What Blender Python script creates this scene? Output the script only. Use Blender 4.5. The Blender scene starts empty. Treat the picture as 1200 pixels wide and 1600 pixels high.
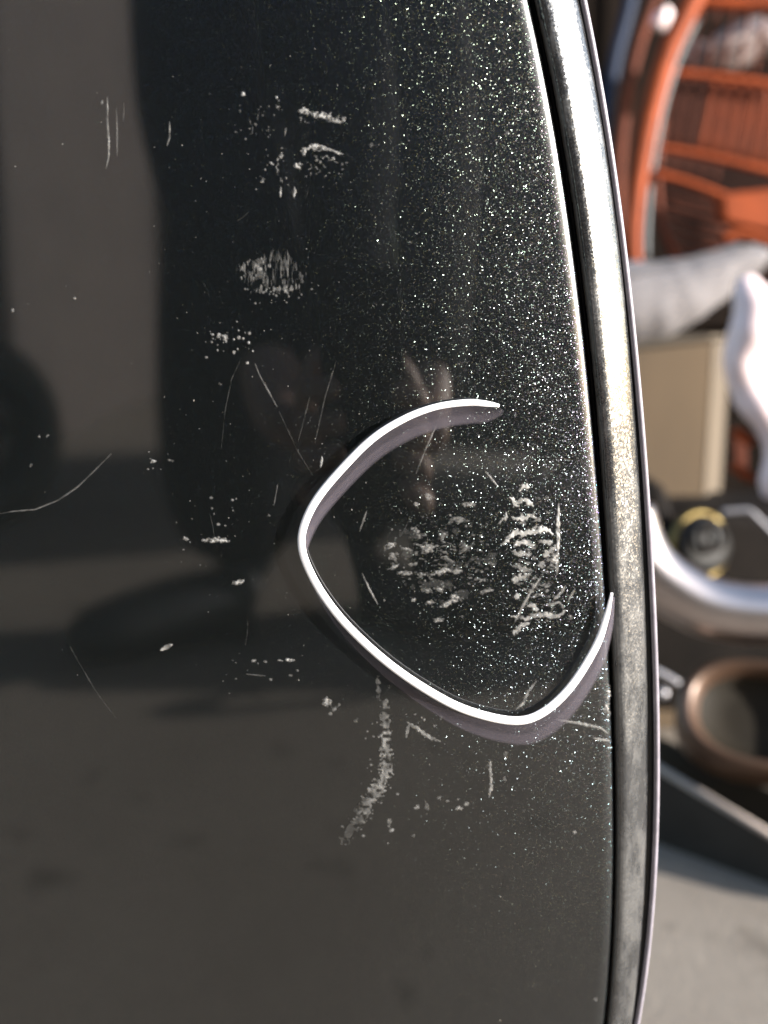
import bpy, bmesh, math, random
import numpy as np
from mathutils import Vector, Matrix, Euler

random.seed(7)
rng = np.random.default_rng(11)
scene = bpy.context.scene
COL = scene.collection

# ------------------------------------------------------------------ camera
KPX = 0.2 / 1200.0            # metres per photo pixel at the focus distance
D = 0.28                      # focus distance
H = 0.40                      # camera height
PITCH = math.atan(350 * KPX / D)
CAM = Vector((0.0, -D * math.cos(PITCH), H))
cam_data = bpy.data.cameras.new('camera')
cam = bpy.data.objects.new('camera', cam_data)
COL.objects.link(cam)
cam.location = CAM
cam.rotation_euler = (math.pi / 2 - PITCH, 0, 0)
cam_data.sensor_fit = 'HORIZONTAL'
cam_data.sensor_width = 36.0
cam_data.lens = 18.0 * D / (600 * KPX)
cam_data.clip_start = 0.004
cam_data.clip_end = 400
cam_data.dof.use_dof = True
cam_data.dof.focus_distance = D
cam_data.dof.aperture_fstop = 9.5
scene.camera = cam

# ------------------------------------------------------------------ sky, sun, exposure
SUN_AZ = math.radians(70)     # to the right of the direction the panel faces
SUN_EL = math.radians(15.5)
sun_dir = Vector((math.sin(SUN_AZ) * math.cos(SUN_EL), -math.cos(SUN_AZ) * math.cos(SUN_EL), math.sin(SUN_EL)))
world = bpy.data.worlds.new('World')
scene.world = world
world.use_nodes = True
wn = world.node_tree.nodes
wl = world.node_tree.links
sky = wn.new('ShaderNodeTexSky')
sky.sky_type = 'NISHITA'
sky.sun_disc = False
sky.sun_elevation = SUN_EL
sky.sun_rotation = math.atan2(sun_dir.x, sun_dir.y)
bgn = wn['Background']
bgn.inputs['Strength'].default_value = 0.14
wl.new(sky.outputs[0], bgn.inputs['Color'])
sun_data = bpy.data.lights.new('sun', 'SUN')
sun_data.energy = 5.0
sun_data.angle = math.radians(0.5)
sun_data.color = (1.0, 0.98, 0.955)
sun = bpy.data.objects.new('sun', sun_data)
COL.objects.link(sun)
sun.rotation_euler = (-sun_dir).to_track_quat('-Z', 'Y').to_euler()
vs = scene.view_settings
vs.view_transform = 'Standard'
vs.look = 'None'
vs.exposure = 1.5
vs.gamma = 1.0
vs.use_curve_mapping = False
scene.cycles.max_bounces = 8
scene.cycles.sample_clamp_indirect = 6

# ------------------------------------------------------------------ helpers: pixel -> place
CP, SP = math.cos(PITCH), math.sin(PITCH)

def ray(px, py):
    a = (px - 600) * KPX / D
    b = -(py - 800) * KPX / D
    # forward (0,cp,-sp), up (0,sp,cp)
    return Vector((a, CP + b * SP, -SP + b * CP))

def P(px, py, d):                      # point at distance d along the lens axis
    return CAM + ray(px, py) * d

def on_panel(px, py, t=0.0):           # point on the plane y = -t
    r = ray(px, py)
    k = (-t - CAM.y) / r.y
    return CAM + r * k

def on_ground(px, py, z=0.0):
    r = ray(px, py)
    k = (z - CAM.z) / r.z
    return CAM + r * k

def pxw(n, d):                         # photo pixels -> metres at distance d
    return n * KPX * d / D

# ------------------------------------------------------------------ materials
def new_mat(name):
    m = bpy.data.materials.new(name)
    m.use_nodes = True
    return m, m.node_tree.nodes, m.node_tree.links, m.node_tree.nodes['Principled BSDF']

def simple(name, col, rough=0.6, metal=0.0, var=0.25, scale=30.0, bump=0.0, bscale=None, spec=0.5, stretch=None):
    m, n, l, b = new_mat(name)
    tc = n.new('ShaderNodeTexCoord')
    src = tc.outputs['Object']
    if stretch:
        mp = n.new('ShaderNodeMapping')
        mp.inputs['Scale'].default_value = stretch
        l.new(src, mp.inputs[0]); src = mp.outputs[0]
    nz = n.new('ShaderNodeTexNoise')
    nz.inputs['Scale'].default_value = scale
    nz.inputs['Detail'].default_value = 6
    nz.inputs['Roughness'].default_value = 0.62
    l.new(src, nz.inputs['Vector'])
    rp = n.new('ShaderNodeValToRGB')
    c = Vector(col)
    rp.color_ramp.elements[0].position = 0.3
    rp.color_ramp.elements[1].position = 0.72
    rp.color_ramp.elements[0].color = (*(c * (1 - var)), 1)
    rp.color_ramp.elements[1].color = (*[min(1, x * (1 + var)) for x in col], 1)
    l.new(nz.outputs['Fac'], rp.inputs[0])
    l.new(rp.outputs[0], b.inputs['Base Color'])
    b.inputs['Roughness'].default_value = rough
    b.inputs['Metallic'].default_value = metal
    b.inputs['Specular IOR Level'].default_value = spec
    if bump:
        nb = n.new('ShaderNodeTexNoise')
        nb.inputs['Scale'].default_value = bscale or scale * 4
        nb.inputs['Detail'].default_value = 5
        l.new(src, nb.inputs['Vector'])
        bp = n.new('ShaderNodeBump')
        bp.inputs['Strength'].default_value = bump
        bp.inputs['Distance'].default_value = 0.002
        l.new(nb.outputs['Fac'], bp.inputs['Height'])
        l.new(bp.outputs[0], b.inputs['Normal'])
    return m

def math_node(n, l, op, a, b=None):
    q = n.new('ShaderNodeMath'); q.operation = op
    for i, v in enumerate((a, b)):
        if v is None: continue
        if isinstance(v, (int, float)): q.inputs[i].default_value = v
        else: l.new(v, q.inputs[i])
    return q.outputs[0]

def vmath(n, l, op, a, b=None):
    q = n.new('ShaderNodeVectorMath'); q.operation = op
    for i, v in enumerate((a, b)):
        if v is None: continue
        if isinstance(v, (tuple, list)): q.inputs[i].default_value = v
        elif isinstance(v, (int, float)): q.inputs['Scale'].default_value = v
        else: l.new(v, q.inputs[i])
    return q.outputs[0]

def flake_paint(name):
    """dark base, tiny tilted metal flakes, glossy clear coat"""
    m, n, l, b = new_mat(name)
    tc = n.new('ShaderNodeTexCoord')
    geo = n.new('ShaderNodeNewGeometry')
    shaders = []
    vo = n.new('ShaderNodeTexVoronoi')
    vo.inputs['Scale'].default_value = 8800
    l.new(tc.outputs['Object'], vo.inputs['Vector'])
    v2 = n.new('ShaderNodeTexVoronoi')
    v2.inputs['Scale'].default_value = 2400
    l.new(tc.outputs['Object'], v2.inputs['Vector'])
    # tilt of each flake
    off = vmath(n, l, 'SUBTRACT', vo.outputs['Color'], (0.5, 0.5, 0.5))
    off = vmath(n, l, 'SCALE', off, 0.74)
    nrm = vmath(n, l, 'NORMALIZE', vmath(n, l, 'ADD', geo.outputs['Normal'], off))
    off2 = vmath(n, l, 'SCALE', vmath(n, l, 'SUBTRACT', v2.outputs['Color'], (0.5, 0.5, 0.5)), 0.62)
    nrm2 = vmath(n, l, 'NORMALIZE', vmath(n, l, 'ADD', geo.outputs['Normal'], off2))
    # flake tint
    sep = n.new('ShaderNodeSeparateColor'); l.new(vo.outputs['Color'], sep.inputs[0])
    hs = n.new('ShaderNodeHueSaturation')
    hs.inputs['Saturation'].default_value = 0.6
    hs.inputs['Value'].default_value = 0.8
    l.new(vo.outputs['Color'], hs.inputs['Color'])
    fl = n.new('ShaderNodeBsdfAnisotropic') if False else n.new('ShaderNodeBsdfGlossy')
    fl.inputs['Roughness'].default_value = 0.17
    cool = n.new('ShaderNodeMix'); cool.data_type = 'RGBA'; cool.blend_type = 'MULTIPLY'
    cool.inputs[0].default_value = 1.0; cool.inputs[7].default_value = (0.82, 1.0, 1.0, 1)
    l.new(hs.outputs[0], cool.inputs[6])
    l.new(cool.outputs[2], fl.inputs['Color'])
    l.new(nrm, fl.inputs['Normal'])
    fl2 = n.new('ShaderNodeBsdfGlossy')
    fl2.inputs['Roughness'].default_value = 0.14
    hs2 = n.new('ShaderNodeHueSaturation')
    hs2.inputs['Saturation'].default_value = 0.45
    hs2.inputs['Value'].default_value = 0.9
    l.new(v2.outputs['Color'], hs2.inputs['Color'])
    l.new(hs2.outputs[0], fl2.inputs['Color'])
    l.new(nrm2, fl2.inputs['Normal'])
    # dark base with clear coat
    b.inputs['Base Color'].default_value = (0.003, 0.0034, 0.0036, 1)
    b.inputs['Roughness'].default_value = 0.5
    b.inputs['Specular IOR Level'].default_value = 0.0
    b.inputs['Coat Weight'].default_value = 1.0
    b.inputs['Coat IOR'].default_value = 1.95
    bu = n.new('ShaderNodeAttribute'); bu.attribute_name = 'buffed'
    l.new(math_node(n, l, 'ADD', math_node(n, l, 'MULTIPLY', bu.outputs['Fac'], 0.22), 0.042), b.inputs['Coat Roughness'])
    mx = n.new('ShaderNodeMixShader'); mx2 = n.new('ShaderNodeMixShader')
    # only part of the cells hold a flake facing out
    sel = math_node(n, l, 'GREATER_THAN', sep.outputs[2], 0.12)
    sel = math_node(n, l, 'MULTIPLY', sel, 0.038)
    l.new(sel, mx.inputs[0]); l.new(b.outputs[0], mx.inputs[1]); l.new(fl.outputs[0], mx.inputs[2])
    sp2 = n.new('ShaderNodeSeparateColor'); l.new(v2.outputs['Color'], sp2.inputs[0])
    s2 = math_node(n, l, 'GREATER_THAN', sp2.outputs[0], 0.86)
    near = math_node(n, l, 'LESS_THAN', v2.outputs['Distance'], 0.32)
    s2 = math_node(n, l, 'MULTIPLY', math_node(n, l, 'MULTIPLY', s2, near), 0.0035)
    l.new(s2, mx2.inputs[0]); l.new(mx.outputs[0], mx2.inputs[1]); l.new(fl2.outputs[0], mx2.inputs[2])
    # smooth sheen of the flakes too fine to see
    sh = n.new('ShaderNodeBsdfGlossy'); sh.inputs['Roughness'].default_value = 0.42
    sh.inputs['Color'].default_value = (0.86, 0.97, 0.97, 1)
    mx3 = n.new('ShaderNodeMixShader'); mx3.inputs[0].default_value = 0.0045
    l.new(mx2.outputs[0], mx3.inputs[1]); l.new(sh.outputs[0], mx3.inputs[2])
    l.new(mx3.outputs[0], n['Material Output'].inputs['Surface'])
    return m

def bead_mat():
    m, n, l, b = new_mat('worn_bright_trim')
    tc = n.new('ShaderNodeTexCoord')
    vo = n.new('ShaderNodeTexVoronoi'); vo.inputs['Scale'].default_value = 2300
    l.new(tc.outputs['Object'], vo.inputs['Vector'])
    geo = n.new('ShaderNodeNewGeometry')
    off = vmath(n, l, 'SCALE', vmath(n, l, 'SUBTRACT', vo.outputs['Color'], (0.5, 0.5, 0.5)), 0.22)
    nrm = vmath(n, l, 'NORMALIZE', vmath(n, l, 'ADD', geo.outputs['Normal'], off))
    # dirt film, streaked along the edge
    mp = n.new('ShaderNodeMapping'); mp.inputs['Scale'].default_value = (1.0, 1.0, 0.4)
    l.new(tc.outputs['Object'], mp.inputs[0])
    nz = n.new('ShaderNodeTexNoise'); nz.inputs['Scale'].default_value = 260; nz.inputs['Detail'].default_value = 7
    nz.inputs['Roughness'].default_value = 0.7
    l.new(mp.outputs[0], nz.inputs['Vector'])
    nz2 = n.new('ShaderNodeTexNoise'); nz2.inputs['Scale'].default_value = 38; nz2.inputs['Detail'].default_value = 4
    l.new(tc.outputs['Object'], nz2.inputs['Vector'])
    dirt = math_node(n, l, 'ADD', nz.outputs['Fac'], math_node(n, l, 'MULTIPLY', nz2.outputs['Fac'], 0.7))
    rp = n.new('ShaderNodeValToRGB')
    rp.color_ramp.elements[0].position = 0.78; rp.color_ramp.elements[0].color = (0, 0, 0, 1)
    rp.color_ramp.elements[1].position = 1.06; rp.color_ramp.elements[1].color = (1, 1, 1, 1)
    l.new(dirt, rp.inputs[0])
    att = n.new('ShaderNodeAttribute'); att.attribute_name = 'grime'
    dm = math_node(n, l, 'MULTIPLY', rp.outputs[0], 0.32)
    dm = math_node(n, l, 'MAXIMUM', dm, math_node(n, l, 'MULTIPLY', math_node(n, l, 'GREATER_THAN', math_node(n, l, 'ADD', att.outputs['Fac'], nz.outputs['Fac']), 1.05), 0.85))
    mixc = n.new('ShaderNodeMix'); mixc.data_type = 'RGBA'
    mixc.inputs[6].default_value = (0.115, 0.117, 0.12, 1)
    mixc.inputs[7].default_value = (0.15, 0.142, 0.128, 1)
    l.new(dm, mixc.inputs[0])
    l.new(mixc.outputs[2], b.inputs['Base Color'])
    l.new(math_node(n, l, 'SUBTRACT', 0.85, dm), b.inputs['Metallic'])
    ro = math_node(n, l, 'ADD', math_node(n, l, 'MULTIPLY', dm, 0.4), 0.24)
    l.new(ro, b.inputs['Roughness'])
    l.new(nrm, b.inputs['Normal'])
    b.inputs['Coat Weight'].default_value = 0.7
    b.inputs['Coat Roughness'].default_value = 0.16
    b.inputs['Coat IOR'].default_value = 1.6
    return m

def wear_mat(name, col, rough=0.5):
    m, n, l, b = new_mat(name)
    at = n.new('ShaderNodeAttribute'); at.attribute_name = 'cover'
    tr = n.new('ShaderNodeBsdfTransparent')
    mx = n.new('ShaderNodeMixShader')
    tc = n.new('ShaderNodeTexCoord')
    nz = n.new('ShaderNodeTexNoise'); nz.inputs['Scale'].default_value = 1400; nz.inputs['Detail'].default_value = 3
    l.new(tc.outputs['Object'], nz.inputs['Vector'])
    hs = n.new('ShaderNodeMix'); hs.data_type = 'RGBA'
    hs.inputs[6].default_value = (*[c * 0.75 for c in col], 1)
    hs.inputs[7].default_value = (*col, 1)
    l.new(nz.outputs['Fac'], hs.inputs[0])
    l.new(hs.outputs[2], b.inputs['Base Color'])
    b.inputs['Roughness'].default_value = rough
    bp = n.new('ShaderNodeBump'); bp.inputs['Strength'].default_value = 0.5; bp.inputs['Distance'].default_value = 0.0003
    l.new(at.outputs['Fac'], bp.inputs['Height'])
    l.new(bp.outputs[0], b.inputs['Normal'])
    l.new(at.outputs['Fac'], mx.inputs[0]); l.new(tr.outputs[0], mx.inputs[1]); l.new(b.outputs[0], mx.inputs[2])
    l.new(mx.outputs[0], n['Material Output'].inputs['Surface'])
    return m

def painted_reflection_mat(name, col, opacity, rough):
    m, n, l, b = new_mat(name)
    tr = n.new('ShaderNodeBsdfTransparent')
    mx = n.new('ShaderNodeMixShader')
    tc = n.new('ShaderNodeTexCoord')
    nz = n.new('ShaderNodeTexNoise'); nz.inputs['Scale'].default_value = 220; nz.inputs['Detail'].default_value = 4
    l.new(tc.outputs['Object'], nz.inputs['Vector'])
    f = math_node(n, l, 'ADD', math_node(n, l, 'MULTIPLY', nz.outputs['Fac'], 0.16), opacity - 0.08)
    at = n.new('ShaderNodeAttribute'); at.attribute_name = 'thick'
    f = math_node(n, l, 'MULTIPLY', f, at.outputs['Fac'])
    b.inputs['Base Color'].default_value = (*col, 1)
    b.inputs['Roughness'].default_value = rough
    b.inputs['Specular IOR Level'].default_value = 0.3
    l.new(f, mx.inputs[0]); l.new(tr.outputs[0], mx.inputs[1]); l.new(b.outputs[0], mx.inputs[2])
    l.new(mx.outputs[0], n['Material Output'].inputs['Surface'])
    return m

def concrete_mat():
    m, n, l, b = new_mat('yard_concrete')
    tc = n.new('ShaderNodeTexCoord')
    def nz(s, d, r=0.6):
        q = n.new('ShaderNodeTexNoise'); q.inputs['Scale'].default_value = s; q.inputs['Detail'].default_value = d
        q.inputs['Roughness'].default_value = r; l.new(tc.outputs['Object'], q.inputs['Vector']); return q.outputs['Fac']
    rp = n.new('ShaderNodeValToRGB')
    rp.color_ramp.elements[0].position = 0.3; rp.color_ramp.elements[0].color = (0.172, 0.139, 0.107, 1)
    rp.color_ramp.elements[1].position = 0.75; rp.color_ramp.elements[1].color = (0.272, 0.228, 0.182, 1)
    l.new(math_node(n, l, 'ADD', math_node(n, l, 'MULTIPLY', nz(3.5, 8), 0.7), math_node(n, l, 'MULTIPLY', nz(60, 5), 0.3)), rp.inputs[0])
    st = n.new('ShaderNodeValToRGB')
    st.color_ramp.elements[0].position = 0.60; st.color_ramp.elements[0].color = (1, 1, 1, 1)
    st.color_ramp.elements[1].position = 0.74; st.color_ramp.elements[1].color = (0.45, 0.43, 0.4, 1)
    l.new(nz(14, 4, 0.5), st.inputs[0])
    mx = n.new('ShaderNodeMix'); mx.data_type = 'RGBA'; mx.blend_type = 'MULTIPLY'
    mx.inputs[0].default_value = 1
    l.new(rp.outputs[0], mx.inputs[6]); l.new(st.outputs[0], mx.inputs[7])
    l.new(mx.outputs[2], b.inputs['Base Color'])
    b.inputs['Roughness'].default_value = 0.85
    bp = n.new('ShaderNodeBump'); bp.inputs['Strength'].default_value = 0.35; bp.inputs['Distance'].default_value = 0.003
    l.new(nz(160, 6, 0.7), bp.inputs['Height']); l.new(bp.outputs[0], b.inputs['Normal'])
    return m

M = {}
M['paint'] = flake_paint('black_flake_paint')
M['bead'] = bead_mat()
M['groove'] = simple('black_rubber_seal', (0.008, 0.008, 0.009), 0.5, var=0.4, scale=300, spec=0.3)
M['lip'] = simple('pale_plastic_lip', (0.24, 0.22, 0.25), 0.35, var=0.2, scale=200)
M['shell'] = simple('black_backing', (0.012, 0.012, 0.013), 0.55)
M['wear'] = wear_mat('exposed_primer_scuff', (0.44, 0.43, 0.41))
M['dust'] = wear_mat('dust_speck', (0.5, 0.48, 0.44), 0.8)
M['white'] = simple('white_plastic', (0.86, 0.85, 0.86), 0.35, var=0.03, scale=120)
M['film'] = painted_reflection_mat('lilac_translucent_film', (0.125, 0.11, 0.132), 0.45, 0.45)  # lilac colour stands in for the white strip's mirror image
M['concrete'] = concrete_mat()

# ------------------------------------------------------------------ mesh helpers
def link(name, me, mat=None, parent=None, smooth=True):
    o = bpy.data.objects.new(name, me)
    COL.objects.link(o)
    if mat: me.materials.append(mat)
    if parent: o.parent = parent
    if smooth:
        for p in me.polygons: p.use_smooth = True
    return o

def mesh_from(name, verts, faces):
    me = bpy.data.meshes.new(name)
    me.from_pydata([tuple(v) for v in verts], [], faces)
    me.update()
    return me

def tag(o, label, cat, group=None, kind=None):
    if label: o['label'] = label
    if cat: o['category'] = cat
    if group: o['group'] = group
    if kind: o['kind'] = kind
    return o

def thing(name, label, cat, loc=(0, 0, 0), group=None):
    o = bpy.data.objects.new(name, None)
    o.empty_display_size = 0.05
    o.location = loc
    COL.objects.link(o)
    return tag(o, label, cat, group)

def adopt(o, root):                    # parts are built in world space, then hung under the thing
    o.parent = root
    o.matrix_parent_inverse = Matrix.Translation(root.location).inverted()
    return o

def catmull(pts, n):
    pts = [np.array(p, float) for p in pts]
    pts = [2 * pts[0] - pts[1]] + pts + [2 * pts[-1] - pts[-2]]
    out = []
    for i in range(1, len(pts) - 2):
        p0, p1, p2, p3 = pts[i - 1:i + 3]
        for k in range(n):
            t = k / n
            out.append(0.5 * (2 * p1 + (p2 - p0) * t + (2 * p0 - 5 * p1 + 4 * p2 - p3) * t * t + (3 * p1 - p0 - 3 * p2 + p3) * t ** 3))
    out.append(pts[-2])
    return out

def tube_mesh(name, pts, radii, seg=12, flat=1.0, closed=False, up=None):
    """sweep an (optionally flattened) circle along points; radii per point"""
    pts = [Vector(p) for p in pts]
    n = len(pts)
    if isinstance(radii, (int, float)): radii = [radii] * n
    verts, faces = [], []
    ref = Vector(up) if up else Vector((0, 0, 1))
    for i, p in enumerate(pts):
        if closed: t = (pts[(i + 1) % n] - pts[i - 1]).normalized()
        else: t = (pts[min(i + 1, n - 1)] - pts[max(i - 1, 0)]).normalized()
        a = ref.cross(t)
        if a.length < 1e-3: a = Vector((1, 0, 0)).cross(t)
        a.normalize()
        b = t.cross(a).normalized()
        for k in range(seg):
            ang = 2 * math.pi * k / seg
            verts.append(p + a * math.cos(ang) * radii[i] * flat + b * math.sin(ang) * radii[i])
    m = n if closed else n - 1
    for i in range(m):
        j = (i + 1) % n
        for k in range(seg):
            k2 = (k + 1) % seg
            faces.append((i * seg + k, i * seg + k2, j * seg + k2, j * seg + k))
    if not closed:
        faces.append(tuple(range(seg))[::-1])
        faces.append(tuple((n - 1) * seg + k for k in range(seg)))
    return mesh_from(name, verts, faces)

def prism_mesh(name, ring, vec, bevel=0.0):
    """polygon ring of points extruded along vec"""
    bm = bmesh.new()
    vs_ = [bm.verts.new(Vector(p)) for p in ring]
    f = bm.faces.new(vs_)
    r = bmesh.ops.extrude_face_region(bm, geom=[f])
    ev = [g for g in r['geom'] if isinstance(g, bmesh.types.BMVert)]
    bmesh.ops.translate(bm, verts=ev, vec=Vector(vec))
    bmesh.ops.recalc_face_normals(bm, faces=bm.faces)
    if bevel:
        bmesh.ops.bevel(bm, geom=list(bm.edges), offset=bevel, segments=3, profile=0.6, affect='EDGES')
    me = bpy.data.meshes.new(name)
    bm.to_mesh(me); bm.free()
    return me

def box_mesh(name, x0, x1, y0, y1, z0, z1, bevel=0.0):
    return prism_mesh(name, [(x0, y0, z0), (x1, y0, z0), (x1, y0, z1), (x0, y0, z1)], (0, y1 - y0, 0), bevel)

def displace(me, amp, freq, seed=0):
    from mathutils import noise
    s = Vector((seed * 3.1, seed * 1.7, seed))
    for v in me.vertices:
        q = v.co * freq + s
        v.co += Vector((noise.noise(q), noise.noise(q + Vector((31, 0, 0))), noise.noise(q + Vector((0, 57, 0))))) * amp

# ------------------------------------------------------------------ the setting
gv, gf = [], []
me = mesh_from('ground', [(-60, -60, 0), (60, -60, 0), (60, 60, 0), (-60, 60, 0)], [(0, 1, 2, 3)])
g = link('ground', me, M['concrete'], smooth=False)
g['kind'] = 'structure'

# ------------------------------------------------------------------ the painted panel
ST = [  # photo row: end of face, groove end, trim start, trim end, outer edge
    (0, 822, 833, 842, 917, 927), (160, 849, 862, 875, 944, 953), (330, 880, 896, 905, 970, 983), (500, 906, 914, 924, 986, 999),
    (700, 927, 932, 943, 1004, 1019), (850, 941, 945, 955, 1016, 1028), (1000, 950, 954, 961, 1020, 1035),
    (1250, 959, 963, 969, 1018, 1039), (1400, 956, 960, 966, 1012, 1034), (1600, 945, 949, 955, 998, 1011)]
DROP = 0.0062                          # the face curves away from the viewer by this much at its edge
st_z = np.array([on_panel(600, r[0], -DROP).z for r in ST])
st_x = np.array([[on_panel(c - (4 if k == 2 else 0), r[0], -DROP).x for k, c in enumerate(r[1:])] for r in ST])
edge_fit = np.polyfit(st_z, st_x[:, 4], 4)
gaps = st_x[:, 4:5] - st_x[:, :4]
gap_fit = [np.polyfit(st_z, gaps[:, k], 3) for k in range(4)]
z_lo, z_hi = st_z.min(), st_z.max()

EDGE_DROP = DROP

def edge_x(z):
    zc = min(max(z, z_lo), z_hi)
    x = np.polyval(edge_fit, zc)
    d1 = np.polyval(np.polyder(edge_fit), zc)
    dz = z - zc
    return x + d1 * dz - 0.9 * dz * dz

def stations(z):
    zc = min(max(z, z_lo), z_hi)
    e = edge_x(z)
    return [e - np.polyval(f, zc) for f in gap_fit] + [e]

Z0, Z1, XL = 0.0, 0.60, -0.46
ROLL = 0.075                           # width over which the face falls away towards its edge

def face_depth(x, z):                  # height of the painted face towards the viewer
    a = stations(z)[0]
    u = max(0.0, (x - (a - ROLL)) / ROLL)
    return -EDGE_DROP * u * u

def on_face(px, py, t=0.0):            # point at height t above the curved face
    q = on_panel(px, py, t)
    for _ in range(4):
        q = on_panel(px, py, t + face_depth(q.x, q.z))
    return q

zs = np.linspace(Z0, Z1, 181)
panel = thing('painted_panel', 'scuffed glossy black metal-flake panel with a curved bright trim edge', 'car panel', (0, 0, 0))

# painted face: broad sheet, then the rolled edge going down into the groove
vv, ff = [], []
NC = 34
for z in zs:
    a, b_, c, d, e = stations(z)
    xs = list(np.linspace(XL, a - ROLL, 14)) + list(np.linspace(a - ROLL, a - 0.0008, 26))[1:]
    row = [(x, -face_depth(x, z), z) for x in xs]
    x1, h1 = a - 0.0008, face_depth(a, z)
    w = (b_ - a) + 0.0008
    for k in range(1, 10):
        t = k / 9
        row.append((x1 + w * math.sin(t * math.pi / 2 * 0.97), -(h1 - 0.0030 * (1 - math.cos(t * math.pi / 2)) - 0.0004 * t), z))
    vv += row
    nc = len(row)
for i in range(len(zs) - 1):
    for k in range(nc - 1):
        q = i * nc + k
        ff.append((q, q + 1, q + nc + 1, q + nc))
me = mesh_from('painted_face', vv, ff)
me.attributes.new('buffed', 'FLOAT', 'POINT').data.foreach_set('value', [1.0 if k >= nc - 10 else 0.0 for _ in zs for k in range(nc)])
face = link('painted_face', me, M['paint'], panel)

# dark seal at the bottom of the groove
vv, ff = [], []
for z in zs:
    a, b_, c, d, e = stations(z)
    wob = 0.00012 * math.sin(z * 900) + 0.0002 * math.sin(z * 230)
    for x, h in ((b_ - 0.0004, -0.0042), (b_ + 0.0003, -0.0031 + wob), ((b_ + c) / 2, -0.0029 + wob), (c - 0.0002, -0.0032), (c + 0.0006, -0.0042)):
        vv.append((x, DROP - h, z))
for i in range(len(zs) - 1):
    for k in range(4):
        q = i * 5 + k; ff.append((q, q + 1, q + 6, q + 5))
link('groove_seal', mesh_from('groove_seal', vv, ff), M['groove'], panel)

# rounded bright trim
TRIM_H = [-0.0014, -0.0002, 0.0004, 0.0005, 0.0003, -0.0001, -0.0011, -0.0022, -0.0033, -0.0044, -0.0056, -0.0070]
vv, ff, grime = [], [], []
NB = 44
for z in zs:
    a, b_, c, d, e = stations(z)
    w = d - c
    vv.append((c, DROP + 0.0045, z)); grime.append(0.4)
    for k in range(NB + 1):
        t = k / NB
        # low left shoulder, crown left of the middle, long fall to the right
        h = float(np.interp(t, [0, .03, .08, .18, .26, .34, .5, .66, .8, .9, .96, 1.0], TRIM_H)) * w / 0.0115
        vv.append((c + w * t, DROP - h, z))
        g_ = 0.62 * math.exp(-(t / 0.06) ** 2) + 0.12 * (1 - t)
        low = min(1, max(0, (z_hi - 0.11 - z) / 0.12))
        g_ += 0.2 * low
        grime.append(g_)
    vv.append((d + 0.0004, DROP + 0.0075, z)); grime.append(0.1)
n_ = NB + 3
for i in range(len(zs) - 1):
    for k in range(n_ - 1):
        q = i * n_ + k; ff.append((q, q + 1, q + n_ + 1, q + n_))
me = mesh_from('edge_trim', vv, ff)
at = me.attributes.new('grime', 'FLOAT', 'POINT')
at.data.foreach_set('value', grime)
link('edge_trim', me, M['bead'], panel)

# dark step and pale outer lip
vv, ff = [], []
for z in zs:
    a, b_, c, d, e = stations(z)
    for x, h in ((d - 0.0006, -0.0068), (d + 0.0002, -0.0068), (d + (e - d) * 0.62, -0.0066), (d + (e - d) * 0.7, -0.009)):
        vv.append((x, DROP - h, z))
for i in range(len(zs) - 1):
    for k in range(3):
        q = i * 4 + k; ff.append((q, q + 1, q + 5, q + 4))
link('edge_step', mesh_from('edge_step', vv, ff), M['groove'], panel)
pts = [Vector((stations(z)[4] - 0.0007, DROP + 0.0066, z)) for z in zs[::2]]
link('edge_lip', tube_mesh('edge_lip', pts, 0.00085, 8, up=(0, 1, 0)), M['lip'], panel)
# backing shell, thinner outline than the face so that the panel has a body
ring = [(edge_x(z) - 0.006, 0.016, z) for z in np.linspace(Z0, Z1, 40)] + [(XL, 0.016, Z1), (XL, 0.016, Z0)]
link('backing_shell', prism_mesh('backing_shell', ring, (0, 0.03, 0)), M['shell'], panel, smooth=False)
ring = [(XL, -0.0002, Z0), (XL, 0.0159, Z0), (XL, 0.0159, Z1), (XL, -0.0002, Z1)]
link('rim_return', prism_mesh('rim_return', ring, (-0.003, 0, 0)), M['shell'], panel, smooth=False)
ring = [(XL, 0.0002, Z1), (stations(Z1)[0] - ROLL, 0.0002, Z1), (stations(Z1)[0] - ROLL / 2, DROP / 4 + 0.0002, Z1), (stations(Z1)[0], DROP + 0.0002, Z1), (stations(Z1)[0], 0.0159, Z1), (XL, 0.0159, Z1)]
link('rim_return', prism_mesh('rim_return', ring, (0, 0, 0.003)), M['shell'], panel, smooth=False)

# ---------------- wear on the painted face: raised flecks of primer, drawn on a fine grid in photo pixels
def vnoise(shape, sx, sy, seed):
    r = np.random.default_rng(seed)
    h, w = shape
    gy, gx = int(h / sy) + 4, int(w / sx) + 4
    g = r.random((gy, gx))
    y = np.arange(h) / sy; x = np.arange(w) / sx
    y0 = y.astype(int); x0 = x.astype(int)
    fy = (y - y0); fx = (x - x0)
    fy = fy * fy * (3 - 2 * fy); fx = fx * fx * (3 - 2 * fx)
    A = g[y0][:, x0]; B = g[y0][:, x0 + 1]; C = g[y0 + 1][:, x0]; E = g[y0 + 1][:, x0 + 1]
    fy = fy[:, None]; fx = fx[None, :]
    return A * (1 - fx) * (1 - fy) + B * fx * (1 - fy) + C * (1 - fx) * fy + E * fx * fy

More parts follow.
